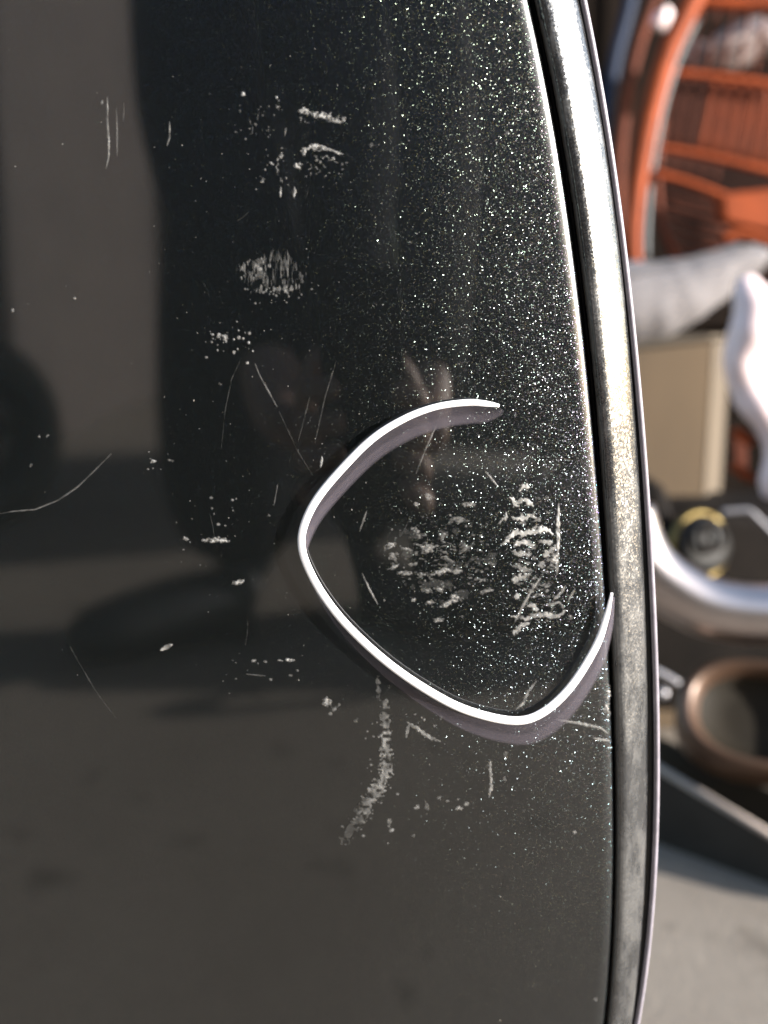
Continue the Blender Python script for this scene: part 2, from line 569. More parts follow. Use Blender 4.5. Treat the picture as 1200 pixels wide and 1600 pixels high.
CELL = 0.9
wear_count = [0]
class Patch:
    def __init__(s, x0, y0, x1, y1):
        s.x0, s.y0 = x0, y0
        s.w = int((x1 - x0) / CELL) + 1; s.h = int((y1 - y0) / CELL) + 1
        s.X, s.Y = np.meshgrid(x0 + np.arange(s.w) * CELL, y0 + np.arange(s.h) * CELL)
        s.A = np.zeros((s.h, s.w)); wear_count[0] += 1; s.seed = wear_count[0] * 101
    def n(s, sx, sy):
        s.seed += 1
        return vnoise((s.h, s.w), sx / CELL, sy / CELL, s.seed)
    def line(s, pts, width, a=1.0, taper=True, rag=0.35):
        best = np.zeros_like(s.A)
        tot = sum(math.dist(pts[i], pts[i + 1]) for i in range(len(pts) - 1)); run = 0
        rg = 1 - rag + 2 * rag * s.n(3, 3)
        br = np.clip(0.35 + 1.3 * s.n(9, 9), 0, 1.1)
        for i in range(len(pts) - 1):
            (ax, ay), (bx, by) = pts[i], pts[i + 1]
            L = math.dist(pts[i], pts[i + 1])
            t = np.clip(((s.X - ax) * (bx - ax) + (s.Y - ay) * (by - ay)) / (L * L + 1e-9), 0, 1)
            d = np.hypot(s.X - ax - t * (bx - ax), s.Y - ay - t * (by - ay))
            q = (run + t * L) / tot
            wd = width * (np.sin(np.pi * np.clip(q, 0.02, 0.98)) ** 0.45 if taper else 1) * rg
            best = np.maximum(best, np.clip((wd / 2 - d) / 0.9 + 0.5, 0, 1))
            run += L
        s.A = np.maximum(s.A, best * a * br); return s
    def blob(s, cx, cy, rx, ry, a=1.0, rot=0.0):
        c, q = math.cos(rot), math.sin(rot)
        u = ((s.X - cx) * c + (s.Y - cy) * q) / rx; v = (-(s.X - cx) * q + (s.Y - cy) * c) / ry
        e = np.hypot(u, v) + 0.9 * (s.n(3.2, 2.2) - 0.5) + 0.7 * (s.n(7, 4) - 0.5)
        s.A = np.maximum(s.A, np.clip((1 - e) * 1.6, 0, 1) * a * np.clip(0.15 + 1.2 * s.n(2.6, 2.0), 0, 1.1)); return s
    def field(s, cx, cy, rx, ry, sx, sy, thr, a=1.0, rot=0.0, soft=0.12, warp=0.0):
        c, q = math.cos(rot), math.sin(rot)
        dx, dy = s.X - cx, s.Y - cy
        e = np.hypot((dx * c + dy * q) / rx, (-dx * q + dy * c) / ry)
        env = np.clip(1.25 - e * e, 0, 1)
        f = 0.62 * s.n(sx, sy) + 0.38 * s.n(sx * 0.45, sy * 0.5)
        if warp:
            sh = ((s.n(14, 40) - 0.5) * warp / CELL).astype(int)
            rows = np.clip(np.arange(s.h)[:, None] + sh, 0, s.h - 1)
            f = f[rows, np.arange(s.w)[None, :]]
        m = np.clip((f - (thr + (1 - env) * 0.35)) / soft, 0, 1)
        s.A = np.maximum(s.A, m * a * np.clip(env * 1.6, 0, 1) * (0.55 + 0.6 * s.n(6, 6))); return s
    def specks(s, num, rmin, rmax, a=1.0, cx=None, cy=None, sx=None, sy=None):
        r = np.random.default_rng(s.seed + 5); s.seed += 1
        for _ in range(num):
            if cx is None: x = s.x0 + r.random() * s.w * CELL; y = s.y0 + r.random() * s.h * CELL
            else: x = r.normal(cx, sx); y = r.normal(cy, sy)
            rad = rmin + (rmax - rmin) * r.random() ** 2
            d = np.hypot((s.X - x) * (0.7 + 0.6 * r.random()), s.Y - y)
            s.A = np.maximum(s.A, np.clip((rad - d) / 0.9 + 0.5, 0, 1) * a * (0.4 + 0.6 * r.random()))
        return s
    def build(s, name, mat='wear', lift=0.00012):
        A = np.pad(np.clip(s.A, 0, 1) * (0.5 + 0.6 * s.n(5, 5)), 1)
        A = (A[:-2, 1:-1] + A[2:, 1:-1] + A[1:-1, :-2] + A[1:-1, 2:]) * 0.15 + A[1:-1, 1:-1] * 0.4
        A = np.clip(A, 0, 1)
        A[A < 0.03] = 0
        keep = (A[:-1, :-1] + A[1:, :-1] + A[:-1, 1:] + A[1:, 1:]) > 0
        if not keep.any(): return None
        idx = -np.ones(A.shape, int)
        used = np.zeros(A.shape, bool)
        used[:-1, :-1] |= keep; used[1:, :-1] |= keep; used[:-1, 1:] |= keep; used[1:, 1:] |= keep
        ys, xs = np.nonzero(used)
        idx[ys, xs] = np.arange(len(ys))
        verts = []
        for y, x in zip(ys, xs):
            p = on_face(s.X[y, x], s.Y[y, x])
            verts.append((p.x, p.y - lift - 0.00006 * A[y, x], p.z))
        fy, fx = np.nonzero(keep)
        faces = np.stack([idx[fy, fx], idx[fy + 1, fx], idx[fy + 1, fx + 1], idx[fy, fx + 1]], 1).tolist()
        me = mesh_from(name, verts, faces)
        at = me.attributes.new('cover', 'FLOAT', 'POINT')
        at.data.foreach_set('value', A[ys, xs].astype(float))
        return link(name, me, M[mat], panel)

def scratch(pts, width=2.2, a=0.8, name='scratch', rag=0.35):
    xs = [p[0] for p in pts]; ys = [p[1] for p in pts]
    Patch(min(xs) - 6, min(ys) - 6, max(xs) + 6, max(ys) + 6).line(pts, width, a, rag=rag).build(name)

# the two upright scratches on the left and their short neighbours
scratch([(168, 152), (168, 190), (170, 220), (170, 245), (166, 263)], 3.0, 0.55)
scratch([(182, 168), (183, 205), (183, 244)], 2.0, 0.3)
scratch([(194, 160), (193, 190)], 1.6, 0.2)
scratch([(160, 157), (159, 163)], 2.6, 0.4)
scratch([(265, 190), (265, 215), (261, 228)], 2.4, 0.45)
scratch([(439, 292), (438, 308)], 3.6, 0.8)
scratch([(460, 292), (461, 300), (459, 308)], 3.6, 0.8)
scratch([(447, 200), (445, 213)], 2.2, 0.5)
# chips near the top
Patch(455, 160, 560, 205).blob(476, 173, 10, 5, 0.85, 0.3).blob(508, 182, 20, 5.5, 1.0, 0.18).blob(521, 188, 12, 4, 0.9, 0.2).blob(537, 188, 4, 6, 0.8).field(500, 184, 44, 12, 8, 4, 0.62, 0.4).build('paint_chip')
Patch(455, 205, 560, 290).line([(470, 236), (488, 230), (497, 228), (515, 234), (536, 241)], 3.6, 0.6, rag=0.8).blob(492, 231, 9, 6, .9).blob(506, 233, 8, 3.5, .8, .2).blob(475, 236, 4, 6, .8).blob(528, 240, 8, 3, .9, 0.3).blob(521, 247, 4, 3, .8).field(510, 260, 40, 24, 5, 3.5, 0.62, 0.42).build('paint_chip')
Patch(395, 225, 480, 300).blob(424, 255, 4, 4, .9).blob(439, 243, 3.5, 5, .7).blob(465, 259, 5.5, 5.5, .85).blob(410, 282, 4, 4.5, .85).specks(16, 0.8, 1.9, 0.5).field(437, 262, 9, 30, 3, 6, 0.55, 0.4).build('paint_chip')
Patch(355, 140, 450, 225).blob(380, 148, 3, 4, 1).blob(432, 152, 2.6, 2.6, .9).blob(434, 167, 3.4, 3.4, .5).specks(26, 0.7, 1.7, 0.4).field(410, 195, 40, 30, 2.5, 9, 0.72, 0.3).build('scuff')
# the round abrasion of fine upright strokes
Patch(340, 350, 510, 490).field(424, 424, 58, 36, 3.0, 13, 0.44, 0.3, soft=0.4).field(396, 424, 28, 22, 2.6, 7, 0.50, 0.75, soft=0.3).field(412, 414, 20, 16, 2.2, 6, 0.50, 0.6, soft=0.3).field(450, 420, 16, 36, 2.2, 15, 0.50, 0.5, soft=0.3).field(466, 438, 10, 22, 2.4, 9, 0.5, 0.5, soft=0.3).field(424, 452, 46, 9, 4, 6, 0.52, 0.5, soft=0.25).specks(26, 0.8, 2.0, 0.5, 428, 456, 34, 9).build('scuff')
Patch(355, 490, 450, 560).specks(9, 1.2, 3.2, .8, 345 + 40, 525, 12, 12).build('scuff')
Patch(310, 500, 390, 575).blob(352, 527, 4, 5, .8).blob(342, 523, 4, 2.5, .7).blob(366, 551, 3, 4, .7).blob(387, 566, 3.5, 3, .8).specks(22, .8, 2.2, .55, 344, 530, 15, 14).build('scuff')
# long fine scratches in the middle
scratch([(398, 567), (405, 585), (418, 609), (433, 636)], 2.2, 0.36)
scratch([(433, 636), (446, 664), (466, 706), (490, 745)], 1.2, 0.14)
scratch([(377, 560), (362, 592), (352, 640), (346, 700)], 1.2, 0.14)
scratch([(525, 565), (508, 620), (492, 692)], 1.3, 0.2)
scratch([(692, 640), (680, 668), (664, 704), (650, 740)], 2.0, 0.34)
scratch([(503, 713), (501, 730)], 3.4, 0.7)
scratch([(434, 756), (428, 790)], 1.3, 0.3)
scratch([(484, 620), (466, 690)], 1.2, 0.2)
# curved hair scratch on the left, faint line lower left
scratch([(-20, 806), (20, 799), (55, 796), (90, 782), (120, 762), (145, 738), (174, 709)], 1.9, 0.26)
scratch([(104, 1000), (124, 1036), (150, 1080), (186, 1128)], 1.6, 0.09)
# small chips on the left half
Patch(225, 705, 290, 735).blob(238, 720, 5, 4, 1).blob(266, 719, 5, 2.2, .5).specks(6, .8, 1.6, .5).build('paint_chip')
Patch(275, 770, 380, 860).blob(290, 841, 5, 4, .7).blob(318, 844, 6, 2.5, .8).blob(342, 844, 17, 5, 0.95).blob(352, 845, 7, 3, 1).specks(16, .8, 2.2, .45).build('paint_chip')
Patch(355, 900, 395, 918).blob(374, 909, 10, 3.6, 1, -0.12).build('paint_chip')
Patch(245, 1000, 275, 1022).line([(251, 1016), (260, 1011), (269, 1007)], 6, 0.75).build('paint_chip')
Patch(345, 1020, 475, 1070).blob(396, 1032, 4, 3, .7).blob(415, 1034, 4, 3, .5).blob(452, 1031, 9, 2.8, .9).blob(438, 1032, 5, 2, .5).blob(423, 1062, 4, 3, .5).blob(455, 1056, 3.5, 4, .5).line([(385, 1053), (415, 1056)], 2, .3).specks(12, .8, 1.6, .4).build('scuff')
# the big rippled scuff inside the loop
pt = Patch(775, 740, 905, 1005)
for pts, w_, a_ in (([(812, 768), (818, 762), (826, 760)], 8, 1), ([(796, 778), (806, 786), (818, 782), (832, 790)], 7.5, .95), ([(800, 808), (816, 812), (826, 806), (838, 808)], 7, .95), ([(784, 850), (796, 842), (806, 832), (824, 832), (840, 830), (850, 826), (862, 834)], 8.5, 1),
                ([(804, 852), (818, 848), (834, 852)], 8, .8), ([(800, 862), (816, 866), (830, 866)], 7, .55), ([(848, 868), (858, 862), (866, 852)], 8, .6), ([(800, 884), (816, 888), (832, 892)], 8, .6), ([(800, 906), (814, 902), (828, 896)], 9, .6),
                ([(778, 818), (788, 810), (792, 802)], 4, .6), ([(806, 926), (808, 936)], 6, .55), ([(866, 936), (876, 926), (884, 916)], 5, .4), ([(800, 962), (820, 966), (846, 960), (870, 962), (884, 952)], 6.5, .55), ([(808, 982), (826, 972)], 6, .5), ([(826, 946), (842, 952)], 8, .65), ([(802, 990), (812, 982)], 7, .5), ([(846, 848), (862, 846)], 7, .7)):
    pts = [(x + random.uniform(-1.5, 1.5), y + random.uniform(-1.5, 1.5)) for x, y in catmull(pts, 4)]
    pt.line(pts, w_, a_, rag=0.75)
pt.field(835, 870, 46, 120, 10, 4.5, 0.60, 0.5, soft=0.2, warp=10)
pt.field(850, 935, 38, 50, 8, 4, 0.56, 0.42, rot=-0.5, soft=0.2, warp=8)
pt.line([(848, 898), (832, 920), (815, 950), (804, 972)], 4, .45)
pt.build('scuff')
scratch([(873, 787), (872, 810), (872, 840), (871, 872), (868, 880)], 5.5, 1.0, rag=0.5)
Patch(850, 860, 885, 900).blob(866, 874, 9, 8, 1).blob(848, 882, 5, 4, .7).line([(870, 880), (870, 898)], 5, .35).build('paint_chip')
# the fainter, wider part of the scuff to its left
pt = Patch(585, 770, 800, 975)
for cx, cy, rx, ry, a_ in ((609, 852, 7, 4, .7), (613, 870, 6, 8, .6), (615, 886, 7, 5, .65), (636, 857, 8, 3, .6), (650, 830, 5, 11, .5), (668, 856, 9, 7, .6), (692, 838, 6, 10, .5), (635, 895, 10, 3.5, .6), (660, 896, 6, 3, .6), (694, 892, 16, 4.5, .8), (713, 893, 8, 4, .6), (686, 920, 7, 4, .85), (711, 935, 9, 6, .8), (665, 922, 7, 4, .55), (674, 940, 8, 3, .6), (697, 944, 7, 4, .7), (683, 969, 9, 3.5, .7), (646, 937, 3, 4, .7), (728, 856, 7, 6, .45), (733, 789, 7, 4, .6), (650, 788, 4, 3, .6), (670, 776, 8, 4, .45), (762, 922, 9, 4, .45), (750, 905, 7, 3, .4), (716, 812, 12, 6, .3), (768, 880, 5, 3, .4)):
    pt.blob(cx, cy, rx * 1.25, ry * 1.05, a_ * 0.95, random.uniform(-.35, .1))
pt.field(690, 870, 100, 80, 8, 3.2, 0.62, 0.36, soft=0.2, warp=9)
pt.field(690, 870, 105, 95, 26, 16, 0.42, 0.07, soft=0.4)
pt.specks(60, .8, 2, .4, 690, 870, 55, 45)
pt.build('scuff')
scratch([(566, 896), (576, 918), (590, 944)], 3.0, .5)
scratch([(758, 736), (768, 748), (778, 760)], 3, .5)
scratch([(573, 798), (562, 830)], 2.4, .35)
scratch([(838, 1064), (824, 1082), (818, 1098), (806, 1108)], 4, .55)
scratch([(898, 920), (888, 938)], 3.4, .4)
# crescent scrape under the loop
pt = Patch(525, 1055, 640, 1325)
for pts, w_, a_ in (([(590, 1056), (592, 1090)], 6, .25), ([(600, 1096), (602, 1130), (600, 1160)], 11, .42), ([(602, 1150), (604, 1190), (600, 1215), (590, 1235)], 16, .62), ([(588, 1230), (576, 1252), (566, 1272)], 18, .5), ([(566, 1265), (552, 1290), (540, 1308)], 18, .16)):
    pt.line(catmull(pts, 3), w_, a_, taper=False, rag=0.8)
pt.A *= np.clip((pt.n(5, 5) - 0.25) * 1.7, 0, 0.8)
pt.specks(40, .8, 2.2, .5, 596, 1180, 14, 60)
pt.specks(16, 1, 2.4, .4, 566, 1280, 16, 18)
pt.build('scuff')
Patch(495, 1080, 570, 1145).blob(512, 1097, 7, 7, .7).blob(522, 1108, 6, 6, .35).blob(556, 1126, 4, 4, .3).field(520, 1108, 26, 26, 7, 7, .66, .3).build('scuff')
Patch(620, 1115, 700, 1165).line([(636, 1128), (652, 1138), (668, 1150), (688, 1158)], 6, .5, rag=.7).line([(640, 1130), (634, 1150)], 5, .3).specks(12, .8, 2, .45).build('scuff')
Patch(590, 1240, 760, 1320).blob(652, 1261, 5, 4.5, .75).blob(666, 1260, 4, 9, .4).blob(611, 1297, 4.5, 4, .75).blob(608, 1285, 4, 9, .4).blob(717, 1262, 6, 4, .7).blob(727, 1256, 6, 4, .55).blob(716, 1250, 3, 3, .5).blob(700, 1251, 4, 3, .4).blob(687, 1247, 4, 3, .3).blob(646, 1305, 4, 3, .35).build('scuff')
Patch(745, 1165, 805, 1255).line([(766, 1190), (766, 1212), (768, 1228), (764, 1245)], 5, .5, rag=.7).blob(765, 1194, 5, 4, .45).blob(788, 1216, 4, 4, .35).blob(790, 1180, 3, 8, .22).build('scuff')
# dirt and drag marks beside the trim at the loop's end
pt = Patch(850, 1060, 962, 1175)
pt.blob(950, 1085, 4.5, 18, .95).blob(947, 1105, 5, 9, .9).blob(951, 1115, 3.5, 6, .8)
pt.line([(870, 1124), (905, 1130), (938, 1137), (950, 1146)], 4, .5).line([(927, 1153), (954, 1158)], 4.5, .55).blob(952, 1168, 4, 3, .7)
pt.build('scuff')
# a few loose chips and hairlines elsewhere
for (x, y, r_, a_) in ((792, 208, 4, .25), (581, 226, 4, .2), (898, 1300, 3, .5), (925, 1570, 0, 0), (930, 1560, 4, .5), (48, 727, 3, .6), (62, 682, 3, .4), (74, 681, 3, .4), (20, 485, 3, .5), (103, 447, 2.5, .4), (117, 466, 2.5, .5), (690, 1120, 3.5, .5), (892, 964, 4, .6), (762, 632, 3, .2), (420, 805, 2.6, .4), (344, 600, 2.6, .3)):
    if r_: Patch(x - 8, y - 8, x + 8, y + 8).blob(x, y, r_, r_, a_).build('paint_chip')
r2 = random.Random(5)
for _ in range(14):
    x, y = r2.uniform(260, 880), r2.uniform(140, 1020)
    ang = r2.gauss(1.75, 0.35); L = r2.uniform(12, 60)
    scratch([(x, y), (x + L * .5 * math.cos(ang) + r2.uniform(-2, 2), y + L * .5 * math.sin(ang)), (x + L * math.cos(ang), y + L * math.sin(ang))], r2.uniform(1.0, 1.6), r2.uniform(.05, .12))
# dust: too many specks to count
vv, ff, cov = [], [], []
r3 = random.Random(9)
for k in range(1700):
    if r3.random() < .75: x, y = r3.gauss(620, 230), r3.gauss(520, 330)
    else: x, y = r3.uniform(-60, 930), r3.uniform(-60, 1660)
    if y > 1080 and r3.random() < .75: continue
    if x < 240 and r3.random() < .5: continue
    p = on_face(x, y)
    if p.x > stations(p.z)[0] - 0.001 or p.x < XL: continue
    rad = (0.45 + 1.0 * r3.random() ** 3) * KPX
    nseg = 6; base = len(vv)
    ph = r3.random() * 6
    for s_ in range(nseg):
        an = ph + s_ * 2 * math.pi / nseg; rr = rad * r3.uniform(.6, 1.2)
        vx, vz = p.x + rr * math.cos(an), p.z + rr * math.sin(an)
        vv.append((vx, -face_depth(vx, vz) - 0.00008 - 0.1 * rad, vz)); cov.append(0)
    c_ = 0.06 + 0.4 * r3.random() ** 2.5
    for s_ in range(nseg): cov[base + s_] = c_
    ff.append(tuple(range(base, base + nseg))[::-1])
me = mesh_from('dust', vv, ff)
me.attributes.new('cover', 'FLOAT', 'POINT').data.foreach_set('value', cov)
o = link('dust', me, M['dust'], panel)
o['kind'] = 'stuff'

# ------------------------------------------------------------------ the white loop on the panel and its painted reflection band
LOOP = [(780, 634), (760, 631), (730, 629), (680, 636), (630, 655), (580, 687), (530, 737), (495, 780), (476, 818), (471, 850), (480, 884), (505, 930), (545, 980), (605, 1035), (670, 1080), (730, 1110), (800, 1126), (845, 1115), (890, 1075), (930, 1012), (947, 965), (956, 926)]
lw = [2.5, 4.6, 5.2, 5.0, 5.4, 5.8, 6.2, 6.4, 6.2, 6.0, 6.2, 6.4, 6.6, 6.8, 7.2, 7.4, 7.4, 7.4, 7.2, 6.6, 5.2, 2.2]
TL = 0.0022
path = catmull(LOOP, 8)
wid = np.interp(np.linspace(0, 1, len(path)), np.linspace(0, 1, len(lw)), lw)
loop = thing('plastic_strip', 'white-edged translucent plastic strip curled in a loop on the black panel', 'plastic strip', tuple(on_face(*LOOP[9])))
pts = [on_face(p[0], p[1], TL) for p in path]
me = tube_mesh('white_edge', pts, [w_ * KPX for w_ in wid], 14, up=(0, 1, 0))
# flatten the strand towards the panel
for k, v in enumerate(me.vertices):
    cy_ = pts[k // 14].y
    v.co.y = cy_ + (v.co.y - cy_) * 0.28
adopt(link('white_edge', me, M['white']), loop)
# film painted lilac in place of the strip's reflection in the gloss
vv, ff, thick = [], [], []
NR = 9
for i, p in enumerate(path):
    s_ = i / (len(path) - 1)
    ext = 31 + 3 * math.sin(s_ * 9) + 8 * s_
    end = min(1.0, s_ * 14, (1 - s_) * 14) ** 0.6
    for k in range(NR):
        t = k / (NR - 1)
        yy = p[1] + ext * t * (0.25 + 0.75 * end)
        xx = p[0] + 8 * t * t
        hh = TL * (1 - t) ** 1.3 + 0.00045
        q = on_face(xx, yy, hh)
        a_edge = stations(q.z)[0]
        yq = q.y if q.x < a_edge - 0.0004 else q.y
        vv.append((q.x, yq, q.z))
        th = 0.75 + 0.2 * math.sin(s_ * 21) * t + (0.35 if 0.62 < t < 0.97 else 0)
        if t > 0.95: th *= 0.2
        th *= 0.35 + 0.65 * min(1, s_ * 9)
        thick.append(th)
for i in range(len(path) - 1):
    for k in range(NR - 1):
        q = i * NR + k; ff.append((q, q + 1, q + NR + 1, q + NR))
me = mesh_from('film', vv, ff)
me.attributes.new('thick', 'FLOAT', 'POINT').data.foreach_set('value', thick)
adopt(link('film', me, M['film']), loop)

# ------------------------------------------------------------------ things stored behind the panel
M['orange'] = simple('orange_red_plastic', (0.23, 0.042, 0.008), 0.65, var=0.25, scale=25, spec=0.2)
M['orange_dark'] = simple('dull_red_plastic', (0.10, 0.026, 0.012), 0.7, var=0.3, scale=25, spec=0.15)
M['dark'] = simple('dark_greasy_metal', (0.010, 0.0075, 0.006), 0.7, var=0.4, scale=30, spec=0.12)
M['black'] = simple('black_plastic', (0.008, 0.0075, 0.007), 0.5, spec=0.2)
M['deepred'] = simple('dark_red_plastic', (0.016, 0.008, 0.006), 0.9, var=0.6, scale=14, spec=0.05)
M['teal'] = simple('dark_grey_plastic', (0.03, 0.035, 0.035), 0.5)
M['navy'] = simple('navy_paint', (0.010, 0.018, 0.04), 0.6, spec=0.2)
M['greycloth'] = simple('grey_upholstery', (0.155, 0.142, 0.143), 0.9, var=0.15, scale=60, bump=0.5, bscale=500)
M['whiteplastic'] = simple('white_sheeting', (0.74, 0.585, 0.575), 0.5, var=0.06, scale=20)
M['card'] = simple('brown_cardboard', (0.105, 0.070, 0.038), 0.85, var=0.14, scale=14, stretch=(1, 1, 0.2))
M['card_side'] = simple('worn_cardboard', (0.085, 0.064, 0.042), 0.85, var=0.2, scale=20, stretch=(1, 1, 0.2))  # slightly darker, greyer board for the side wall and flap
M['steel'] = simple('brushed_steel', (0.48, 0.42, 0.40), 0.28, metal=1.0, var=0.12, scale=16)
M['brass'] = simple('brass', (0.17, 0.125, 0.05), 0.4, metal=1.0, var=0.15)
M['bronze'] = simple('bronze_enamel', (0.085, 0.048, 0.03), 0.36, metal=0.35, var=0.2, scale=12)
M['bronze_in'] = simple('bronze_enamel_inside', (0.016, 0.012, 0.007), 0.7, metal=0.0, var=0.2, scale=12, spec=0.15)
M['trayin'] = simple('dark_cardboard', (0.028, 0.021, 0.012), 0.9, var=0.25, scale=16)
M['traygrey'] = simple('grey_board', (0.042, 0.037, 0.032), 0.85, spec=0.1, var=0.2, scale=20)
M['trayrim'] = simple('pale_board_edge', (0.34, 0.28, 0.24), 0.75, var=0.1)
M['oldwood'] = simple('weathered_dark_board', (0.012, 0.0085, 0.0065), 0.95, spec=0.05, var=0.5, scale=12, stretch=(1, 1, 0.12))
M['wire'] = simple('grey_wire', (0.25, 0.24, 0.25), 0.4, metal=0.5)
M['greyrag'] = simple('grey_rag', (0.20, 0.16, 0.15), 0.9, var=0.35, scale=25)

def px_tube(name, pts, radii, d, mat, root, seg=12, sm=5, ds=None):
    """tube through photo points at distance d (or one distance per point)"""
    ds = ds or [d] * len(pts)
    rr = radii if isinstance(radii, (list, tuple)) else [radii] * len(pts)
    full = catmull([(p[0], p[1], q, r) for p, q, r in zip(pts, ds, rr)], sm)
    P3 = [P(a, b, c) for a, b, c, r in full]
    R3 = [pxw(r, c) for a, b, c, r in full]
    return adopt(link(name, tube_mesh(name, P3, R3, seg, up=(0, 1, 0)), M[mat]), root)

def px_slab(name, poly, d, thick, mat, root, bevel=0.003):
    return adopt(link(name, prism_mesh(name, [P(x, y, d) for x, y in poly], (0, thick, 0), bevel), M[mat], smooth=False), root)

# low dark chest that carries the basket and the cushion
chest = thing('wooden_chest', 'low dark wooden chest carrying the orange basket behind the panel', 'chest', (0.62, 1.05, 0))
cz = P(600, 450, 1.0).z - 0.012
for i in range(4):
    z0 = 0.004 + i * (cz - 0.03) / 4
    adopt(link('plank', box_mesh('plank', 0.2, 1.15, 0.86, 0.885, z0, z0 + (cz - 0.03) / 4 - 0.004, 0.002), M['oldwood'], smooth=False), chest)
adopt(link('lid', box_mesh('lid', 0.18, 1.17, 0.85, 1.40, cz - 0.028, cz, 0.003), M['oldwood'], smooth=False), chest)
adopt(link('back_board', box_mesh('back_board', 0.2, 1.15, 1.375, 1.395, 0, cz - 0.03, 0.002), M['oldwood'], smooth=False), chest)

# board fence behind everything
fence = thing('board_fence', 'dark weathered board fence behind the orange basket', 'fence', (0.7, 1.62, 0))
for i in range(14):
    x0 = -0.6 + i * 0.16
    h = 1.35 + 0.03 * math.sin(i * 2.3)
    adopt(link('plank', box_mesh('plank', x0, x0 + 0.1596, 1.60 + 0.004 * (i % 3), 1.622 + 0.004 * (i % 3), 0, h, 0.002), M['oldwood'], smooth=False), fence)
for z in (0.3, 1.05):
    adopt(link('rail', box_mesh('rail', -0.6, 1.64, 1.632, 1.68, z, z + 0.07, 0.003), M['oldwood'], smooth=False), fence)

# orange-red slatted basket with curved rim
bd = 1.12
basket = thing('slatted_basket', 'orange-red plastic basket with slatted sides and a tall curved rim', 'basket', tuple(P(1090, 448, bd)))
px_tube('rim', [(1150, -110), (1108, -45), (1072, 20), (1044, 80), (1026, 140), (1011, 200), (999, 270), (990, 340), (990, 400), (1002, 446)], [17, 17, 17, 16, 16, 15, 14, 13, 12, 12], bd, 'orange', basket)
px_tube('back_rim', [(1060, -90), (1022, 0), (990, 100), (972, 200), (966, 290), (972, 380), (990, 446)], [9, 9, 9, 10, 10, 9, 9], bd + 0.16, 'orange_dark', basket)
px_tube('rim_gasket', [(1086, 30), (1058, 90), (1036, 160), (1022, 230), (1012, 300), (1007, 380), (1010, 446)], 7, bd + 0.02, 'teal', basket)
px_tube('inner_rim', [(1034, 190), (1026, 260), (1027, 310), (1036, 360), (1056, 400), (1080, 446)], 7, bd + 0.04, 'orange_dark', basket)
px_tube('bar', [(1038, 112), (1110, 119), (1230, 135)], [5, 6, 7], bd + 0.03, 'orange', basket)
px_tube('bar', [(1019, 228), (1100, 243), (1230, 275)], [4.5, 5.5, 6.5], bd + 0.02, 'orange', basket)
px_tube('bar', [(1020, 270), (1075, 285), (1140, 312)], [6, 6, 8], bd + 0.01, 'orange', basket)
px_tube('bar', [(1086, 2), (1150, 6), (1230, 4)], [8, 10, 12], bd + 0.03, 'orange', basket)
for k in range(9):                     # close thin slats between the bars
    x0 = 1058 + k * 20.5
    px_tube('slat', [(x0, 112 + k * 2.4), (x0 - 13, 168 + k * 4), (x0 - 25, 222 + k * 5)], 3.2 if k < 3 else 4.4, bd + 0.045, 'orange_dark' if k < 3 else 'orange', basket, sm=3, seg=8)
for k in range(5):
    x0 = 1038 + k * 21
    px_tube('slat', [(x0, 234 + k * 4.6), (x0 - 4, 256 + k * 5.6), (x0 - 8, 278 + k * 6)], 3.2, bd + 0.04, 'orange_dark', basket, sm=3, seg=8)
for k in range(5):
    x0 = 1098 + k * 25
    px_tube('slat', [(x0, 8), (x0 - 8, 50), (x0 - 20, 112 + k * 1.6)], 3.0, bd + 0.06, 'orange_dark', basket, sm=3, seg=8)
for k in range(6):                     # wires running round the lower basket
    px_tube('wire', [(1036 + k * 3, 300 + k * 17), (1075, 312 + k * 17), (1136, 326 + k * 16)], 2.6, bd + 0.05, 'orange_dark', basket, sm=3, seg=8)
px_slab('base_panel', [(1128, 303), (1230, 292), (1240, 372), (1200, 362), (1132, 346)], bd - 0.01, 0.03, 'orange', basket, 0.005)
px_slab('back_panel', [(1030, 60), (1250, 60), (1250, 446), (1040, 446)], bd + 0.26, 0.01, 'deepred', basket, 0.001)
px_tube('front_edge', [(1128, 372), (1165, 366), (1240, 392)], [7, 8, 8], bd - 0.02, 'orange', basket)

# grey rag hanging in the basket
rag = tube_mesh('grey_rag', [P(1060, 72, bd + .08), P(1100, 90, bd + .08), P(1150, 78, bd + .08), P(1190, 62, bd + .09), P(1240, 60, bd + .09)], [pxw(14, bd), pxw(24, bd), pxw(30, bd), pxw(36, bd), pxw(30, bd)], 14)
displace(rag, 0.016, 45, 2)
tag(link('grey_rag', rag, M['greyrag']), 'crumpled grey rag tucked behind the basket top bar', 'rag')

# navy pole and pale scrap behind the basket
pole = tube_mesh('navy_pole', catmull([P(1004, -140, 1.45), P(985, 0, 1.45), P(962, 90, 1.45), P(945, 200, 1.45), P(930, 380, 1.45)], 4), pxw(10, 1.45), 12)
pole2 = link('navy_pole', pole, M['navy'])
tag(pole2, 'slim navy blue pole leaning beside the basket rim', 'pole')
sc_ = bpy.data.meshes.new('white_scrap')
bm = bmesh.new(); bmesh.ops.create_icosphere(bm, subdivisions=3, radius=pxw(13, 1.4)); bm.to_mesh(sc_); bm.free()
displace(sc_, 0.03, 32, 4)
o = link('white_scrap', sc_, M['whiteplastic']); o.location = P(1030, 22, 1.4)
tag(o, 'small crumpled white scrap behind the basket rim', 'paper scrap')

